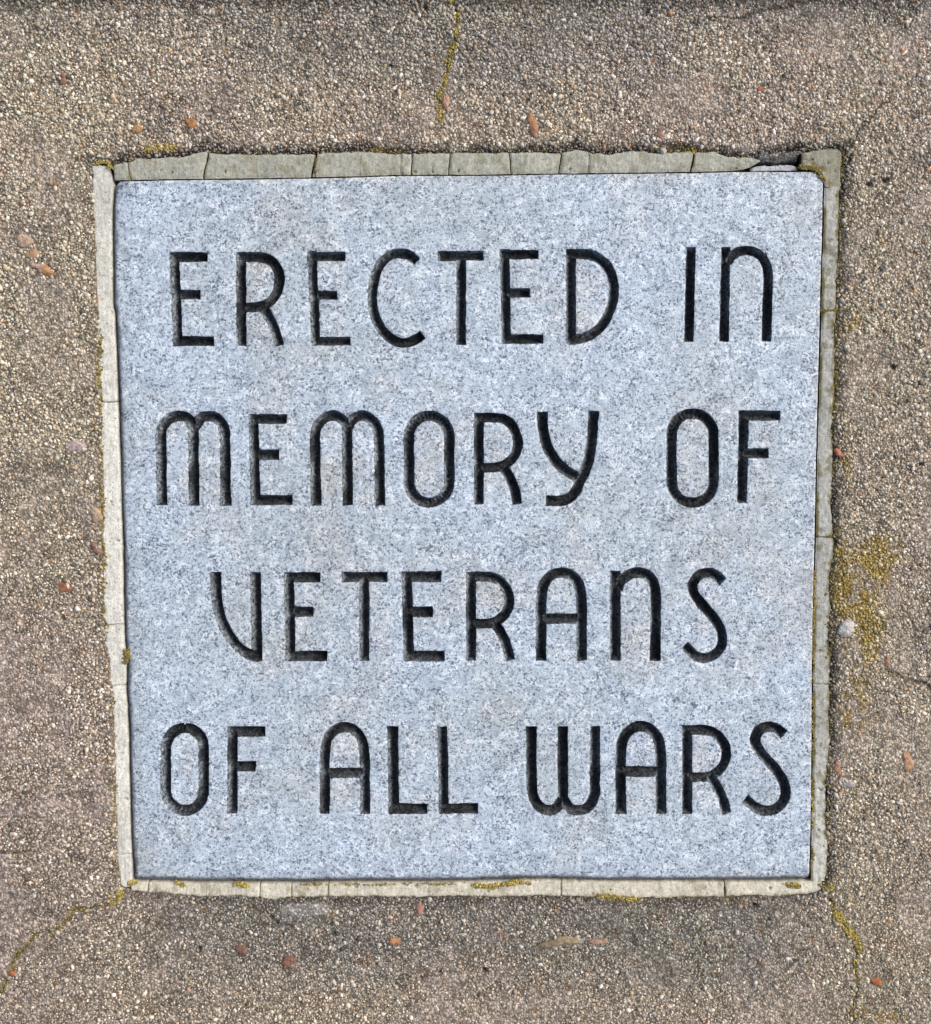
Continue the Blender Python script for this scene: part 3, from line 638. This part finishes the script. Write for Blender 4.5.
# ------------------------------------------------------------------ distinct flat stone chips set in the surface
def chip(x, y, L, Wd, ang, colr, label, h=2.2, seed=0, name='stone_chip', cat='stone', pale=None, lift=0.5, irr=.22, group=None):
    rg = np.random.default_rng(seed + 100)
    nr, na = 7, 30
    th = np.linspace(0, 2 * math.pi, na, endpoint=False)
    lift = lift - .35 + (.8 if irr <= .15 else .15); irr = irr * 1.35; h = h * .8
    out = 1 + irr * (np.interp(th, np.linspace(0, 2 * math.pi, 9), np.append(rg.normal(size=8), 0) * .7)) + rg.normal(size=na) * (.20 * irr + .008)
    out = np.clip(out, .55, 1.5); out[-1] = (out[-2] + out[0]) / 2
    vs, cs = [], []
    z0 = float(conc_z(np.array([x]), np.array([y]), False)[0])
    for k in range(nr):
        rr = (k + 1) / nr
        u = rr * out * np.cos(th) * L / 2; v = rr * out * np.sin(th) * Wd / 2
        a = math.radians(ang); du = u * math.cos(a) - v * math.sin(a); dv = u * math.sin(a) + v * math.cos(a)
        zz = h * (1 - rr ** 3.0) + (fbm(x + du, y + dv, 5, 3, seed) - .5) * 2.6
        vs.append(np.stack([x + du, y - dv, zz], 1))
    last = vs[-1].copy(); last[:, 2] = -4; vs.append(last)
    A = np.concatenate([[(x, y, h)], *vs])
    wx, wy = W(A[:, 0], A[:, 1])
    P = np.stack([wx, wy, A[:, 2] + z0 + lift], 1)
    c = np.ones((len(P), 3)) * np.array(colr)
    if pale is not None:
        t = ss(-.3, .5, ((A[:, 0] - x) * math.cos(math.radians(ang)) - (A[:, 1] - y) * math.sin(math.radians(ang))) / (L / 2) * -1)
        c = c * (1 - t[:, None]) + np.array(pale) * t[:, None]
    tr = [(0, 1 + i, 1 + (i + 1) % na) for i in range(na)]
    q = [(1 + k * na + i, 1 + (k + 1) * na + i, 1 + (k + 1) * na + (i + 1) % na, 1 + k * na + (i + 1) % na) for k in range(nr) for i in range(na)]
    xw, yw = W(x, y)
    o = mk(name, P, np.array(q), np.array(tr), mats=[M_CHIP], origin=(float(xw) * U, float(yw) * U, (z0 - 3) * U), attrs={'Col': c})
    o['label'] = label; o['category'] = cat
    if group: o['group'] = group
    return o
G = 'coloured stone chips set in the concrete'
OR = (0.52, 0.28, 0.13); SAL = (0.56, 0.33, 0.22); RU = (0.30, 0.115, 0.05); PT = (0.58, 0.42, 0.31); BR = (0.33, 0.19, 0.12)
chip(25, 240, 17, 12, 10, PT, 'rounded pale pink-tan chip, uppermost of the three clustered left of the plaque', seed=1, group=G)
chip(31, 254, 14, 9, -8, (0.56, 0.36, 0.20), 'short orange-tan chip in the middle of the cluster of three left of the plaque', seed=2, group=G)
chip(44, 270, 26, 10, -24, OR, 'long salmon and orange pointed chip, lowest of the cluster of three left of the plaque', seed=3, pale=(0.62, 0.42, 0.32), group=G)
chip(532, 127, 24, 8, 100, (0.47, 0.24, 0.12), 'long upright brown-orange chip above the top mortar joint near its middle', seed=4, pale=None, group=G)
chip(446, 103, 15, 6, 80, SAL, 'small upright salmon chip beside the lower end of the mossy crack at the top', seed=5, group=G)
chip(192, 124, 12, 9, -20, (0.50, 0.22, 0.07), 'squat bright orange chip above the upper left part of the mortar joint', seed=6, group=G)
chip(65, 587, 17, 11, 15, RU, 'dark rust-red chip left of the plaque, level with the word VETERANS', seed=7, pale=(0.42, 0.22, 0.10), group=G)
chip(76, 446, 19, 12, -5, (0.60, 0.46, 0.44), 'smooth pale pink oval pebble left of the word MEMORY', seed=8, irr=.08, group=G)
chip(845, 628, 17, 15, 30, (0.66, 0.63, 0.60), 'large whitish shell-like stone close to the right mortar joint', seed=9, h=3.4, irr=.15, group=G)
chip(906, 761, 11, 18, 8, (0.60, 0.36, 0.20), 'blocky light orange chip near the right edge, level with the word WARS', seed=10, group=G)
chip(395, 940, 13, 8, -10, (0.55, 0.28, 0.13), 'small wedge-shaped orange chip below the bottom mortar joint', seed=12, group=G)
chip(419, 908, 13, 7, 75, (0.50, 0.26, 0.19), 'narrow dusky salmon chip just under the bottom mortar joint', seed=13, group=G)
chip(599, 940, 18, 6, 6, (0.47, 0.30, 0.20), 'slim tan-orange chip right of the flat brown splinter', seed=14, group=G)
chip(839, 453, 12, 7, -32, (0.60, 0.25, 0.14), 'bright salmon-red chip touching the right mortar joint beside the word OF', seed=15, group=G)
chip(97, 514, 14, 13, 50, (0.56, 0.42, 0.28), 'pale tan broken chip touching the left mortar joint', seed=16, group=G, irr=.35)
chip(97, 549, 16, 6, -42, (0.28, 0.155, 0.12), 'thin dark red-brown chip slanting into the left mortar joint', seed=17, group=G)
chip(886, 660, 6, 14, 0, (0.52, 0.31, 0.19), 'narrow upright orange-brown chip above the dark crack at the right', seed=18, group=G)
chip(848, 783, 12, 8, -30, (0.48, 0.46, 0.47), 'grey flake close to the lower right mortar joint', seed=19, group=G)
chip(837, 768, 7, 14, 5, (0.46, 0.24, 0.15), 'small reddish chip directly above the grey flake at the right', seed=20, group=G)
chip(663, 151, 7, 7, 0, (0.58, 0.56, 0.52), 'single round white pebble resting above the top mortar joint', seed=21, irr=.06, h=3, group=G)
chip(242, 950, 13, 12, 20, (0.24, 0.12, 0.085), 'dark maroon chip below the lower left part of the plaque', seed=22, irr=.3, group=G)
chip(876, 981, 11, 8, -15, (0.50, 0.17, 0.06), 'vivid orange-red chip near the lower right corner', seed=23, group=G)
chip(38, 160, 5, 18, 4, (0.50, 0.41, 0.30), 'thin upright beige sliver near the upper left edge', seed=24, group=G)
chip(13, 972, 8, 8, 30, (0.42, 0.16, 0.05), 'small orange-red chip at the end of the mossy crack, lower left', seed=25, group=G)
chip(289, 961, 18, 8, 30, (0.30, 0.15, 0.10), 'red-brown chip below the bottom mortar joint, right of the maroon one', seed=26, irr=.3, group=G)
chip(64, 77, 9, 12, 10, (0.34, 0.17, 0.10), 'dull rust chip near the upper left corner', seed=27, irr=.3, group=G)
chip(138, 129, 10, 8, 40, (0.52, 0.30, 0.13), 'yellowish orange chip above the upper left mortar corner', seed=28, irr=.3, group=G)
chip(55, 184, 12, 6, 0, (0.46, 0.30, 0.17), 'flat tan-orange chip left of the upper left mortar corner', seed=29, irr=.3, group=G)
chip(760, 90, 7, 6, 0, (0.50, 0.17, 0.07), 'tiny red-orange chip above the broken gap at the upper right', seed=30, group=G)
chip(660, 135, 6, 15, 28, (0.42, 0.27, 0.19), 'slanting brown chip above the round white pebble', seed=31, group=G)
chip(562, 940, 44, 8, 7, (0.40, 0.315, 0.19), 'flat brown wood-like splinter lying below the bottom mortar joint', h=2.6, seed=11, name='splinter', cat='splinter', irr=.3, lift=1.2, pale=(.33, .25, .15))

# ------------------------------------------------------------------ moss clumps in cracks and joints
rg = np.random.default_rng(5)
mpx, mpy, mz, ms, mb = [], [], [], [], []
def moss_line(pts, dens, spread, size=1.3, bright=1.0, z=0.5, patchy=.45):
    pts = np.array(pts, float)
    seg = np.hypot(*(pts[1:] - pts[:-1]).T); L = seg.sum(); nn = int(L * dens)
    cum = np.concatenate([[0], np.cumsum(seg)]); s = rg.random(nn) * L
    x = np.interp(s, cum, pts[:, 0]); y = np.interp(s, cum, pts[:, 1])
    wx = (fbm(x, y, 9, 3, 51) - .5) * 7; wy = (fbm(x, y, 9, 3, 53) - .5) * 7
    k = fbm(x, y, 16, 2, int(pts[0][0]) % 50) > patchy - .1 * rg.random(nn)
    x = x - wx * .7 + rg.normal(size=nn) * spread; y = y - wy * .7 + rg.normal(size=nn) * spread
    x, y = x[k], y[k]; size = size * .78; z = z - .25
    mpx.append(x); mpy.append(y); ms.append(np.clip(rg.normal(size=len(x)) * .3 + size, .5, 2.6)); mb.append(np.full(len(x), bright))
    mz.append(conc_z(x, y, False) + z if z < 50 else np.full(len(x), z - 100))
moss_line(CRACKS[0][0], 3.6, 1.9, 1.1, 1.05, z=.3, patchy=.33)
moss_line(CRACKS[1][0][3:], 2.0, 1.9, 1.1, .85, z=.2, patchy=.36)
moss_line(CRACKS[1][0][:4], 1.1, 1.5, 1.1, .8, z=.2, patchy=.40)
moss_line(CRACKS[2][0], 1.6, 1.5, 1.1, 1.1, z=.3, patchy=.44)
moss_line([(836, 912), (843, 926), (856, 938), (860, 950)], 6.5, 2.2, 1.3, 1.15, z=.7, patchy=.2)
moss_line([(801, 167), (812, 168), (818, 172), (823, 180)], 6.5, 1.3, .95, .72, z=100 + 1.2, patchy=.0)
moss_line([(843, 150), (842, 175), (840, 210), (838, 250), (836, 300), (835, 360), (833, 450), (832, 480)], 3.2, 1.5, 1.1, .62, z=0.2, patchy=.36)
moss_line([(832, 540), (831, 580), (831, 620), (830, 680), (829, 740), (829, 800), (828, 870)], 2.4, 1.8, 1.0, .62, z=0, patchy=.42)
moss_line([(814.5, 570), (814, 600), (813.6, 650), (813, 790), (813, 830), (813, 860)], 3.0, .8, .8, .85, z=100 - 1.0, patchy=.46)
moss_line([(93, 163), (108, 162), (113, 170)], 5, .8, .8, 1.2, z=100 + 1.4, patchy=.2)
moss_line([(112, 163), (140, 157), (170, 154), (200, 151), (240, 152), (300, 152), (350, 150), (400, 152)], 2.6, 1.2, .9, .7, z=-.2, patchy=.45)
moss_line([(420, 152), (520, 151), (620, 151), (650, 151), (700, 150), (750, 157)], 2.0, 1.3, .9, .55, z=-.3, patchy=.48)
moss_line([(655, 151), (680, 154), (695, 152)], 4, 1.2, 1, .9, z=.2, patchy=.3)
moss_line([(128, 884), (131, 882), (136, 883)], 8, 1.2, 1.1, 1.3, z=100, patchy=0)
moss_line([(121, 889), (122, 895), (116, 902), (112, 904)], 6, 1.6, 1.2, 1.2, z=.2, patchy=.1)
moss_line([(176, 884), (184, 886)], 8, 1.0, 1.0, 1.2, z=100, patchy=0)
moss_line([(234, 884), (248, 886)], 9, 1.1, 1.0, 1.3, z=100, patchy=0)
moss_line([(300, 885), (380, 884), (470, 884)], 1.2, .8, .9, 1.1, z=100 - .2, patchy=.46)
moss_line([(472, 884), (488, 887), (500, 885), (516, 882), (530, 883)], 5, 1.2, 1.1, 1.25, z=100 + .4, patchy=.2)
moss_line([(595, 895), (620, 898), (640, 899)], 4, 1.4, 1.0, 1.3, z=0.6, patchy=.2)
moss_line([(786, 884), (800, 885)], 7, 1.3, 1.1, 1.2, z=100, patchy=0)
moss_line([(826, 888), (832, 886)], 8, 2.2, 1.3, 1.25, z=.4, patchy=0)
moss_line([(126, 650), (126, 662)], 9, 1.4, 1.1, .8, z=100 - .4, patchy=0)
moss_line([(100, 330), (100, 400), (102, 450), (103, 520), (104, 600), (106, 640)], 2.2, 1.2, .95, .75, z=0.2, patchy=.46)
moss_line([(113, 700), (113, 740), (114, 800), (117, 880)], 1.6, 1.3, .95, .7, z=0, patchy=.48)
moss_line([(820, 309), (834, 310)], 4, .9, .9, .6, z=100 - .4, patchy=0)
moss_line([(129.5, 164), (129.5, 178)], 3, .6, .7, .9, z=100 - .5, patchy=0)
moss_line([(314, 160), (315, 176)], 4, .7, .8, .5, z=100 - .5, patchy=0)
moss_line([(140, 150), (158, 147), (175, 146)], 5, 2.2, 1.1, 1.05, z=0, patchy=.3)
# scattered clumps where the mossmap is strong
A, B = scatter(-20, 950, -20, 1040, 4.2, rg); mm_ = mossmap(A, B); k = (rg.random(len(A)) < mm_ * .75) & (outside_border(A, B) > 1)
A, B = A[k], B[k]; mpx.append(A); mpy.append(B); mz.append(conc_z(A, B, False) + .1); ms.append(rg.uniform(.7, 1.5, len(A))); mb.append(np.full(len(A), .85))
mpx, mpy, mz, ms, mb = [np.concatenate(q_) for q_ in (mpx, mpy, mz, ms, mb)]
n = len(mpx); wx, wy = W(mpx, mpy)
Vm, Tm = blobs(wx, wy, mz, ms, .7, np.ones(n) * 1.05, .22, rg)
mc = np.array([(0.40, 0.31, 0.06), (0.50, 0.39, 0.08), (0.21, 0.19, 0.05), (0.30, 0.20, 0.06)])[rg.integers(0, 4, n)] * (mb * rg.uniform(.7, 1.25, n))[:, None]
mo_ = mk('moss', Vm, tris=Tm, mats=[M_MOSS], attrs={'Col': np.repeat(mc, 12, 0)})
mo_['kind'] = 'stuff'; mo_['label'] = 'yellow-green dry moss growing in the cracks and along the mortar joint'; mo_['category'] = 'moss'

# ------------------------------------------------------------------ camera and light
cam = bpy.data.cameras.new('camera'); co = bpy.data.objects.new('camera', cam); C.objects.link(co)
co.location = tuple(CAM * U); co.rotation_euler = (-TILT, 0, 0)
cam.sensor_fit = 'HORIZONTAL'; cam.sensor_width = 36; cam.lens = 36 * F / 931
cam.clip_start = 0.01; cam.clip_end = 50
bpy.context.scene.camera = co

SUN_EL, SUN_AZ = 42, 28          # degrees; azimuth counted from +x (right) towards +y (top of the photo)
sd = np.array([math.cos(math.radians(SUN_EL)) * math.cos(math.radians(SUN_AZ)), math.cos(math.radians(SUN_EL)) * math.sin(math.radians(SUN_AZ)), math.sin(math.radians(SUN_EL))])
sl = bpy.data.lights.new('sun', 'SUN'); sl.energy = 1.4; sl.angle = math.radians(24); sl.color = (1, 0.965, 0.91)
so = bpy.data.objects.new('sun', sl); C.objects.link(so); so.location = tuple(sd * 3)
from mathutils import Vector
so.rotation_euler = Vector(tuple(-sd)).to_track_quat('-Z', 'Y').to_euler()
w = bpy.data.worlds.new('World'); bpy.context.scene.world = w; w.use_nodes = True
nt = w.node_tree; bg = nt.nodes['Background']; sky = nt.nodes.new('ShaderNodeTexSky'); sky.sky_type = 'NISHITA'
sky.sun_disc = False; sky.sun_elevation = math.radians(SUN_EL); sky.sun_rotation = math.radians(90 - SUN_AZ)
sky.dust_density = 4.0; sky.air_density = 1.0; sky.ozone_density = 1.0
nt.links.new(sky.outputs[0], bg.inputs[0]); bg.inputs[1].default_value = 0.125
vs_ = bpy.context.scene.view_settings
vs_.view_transform = 'Standard'; vs_.look = 'None'; vs_.gamma = 1; vs_.exposure = 0.34; vs_.use_curve_mapping = False
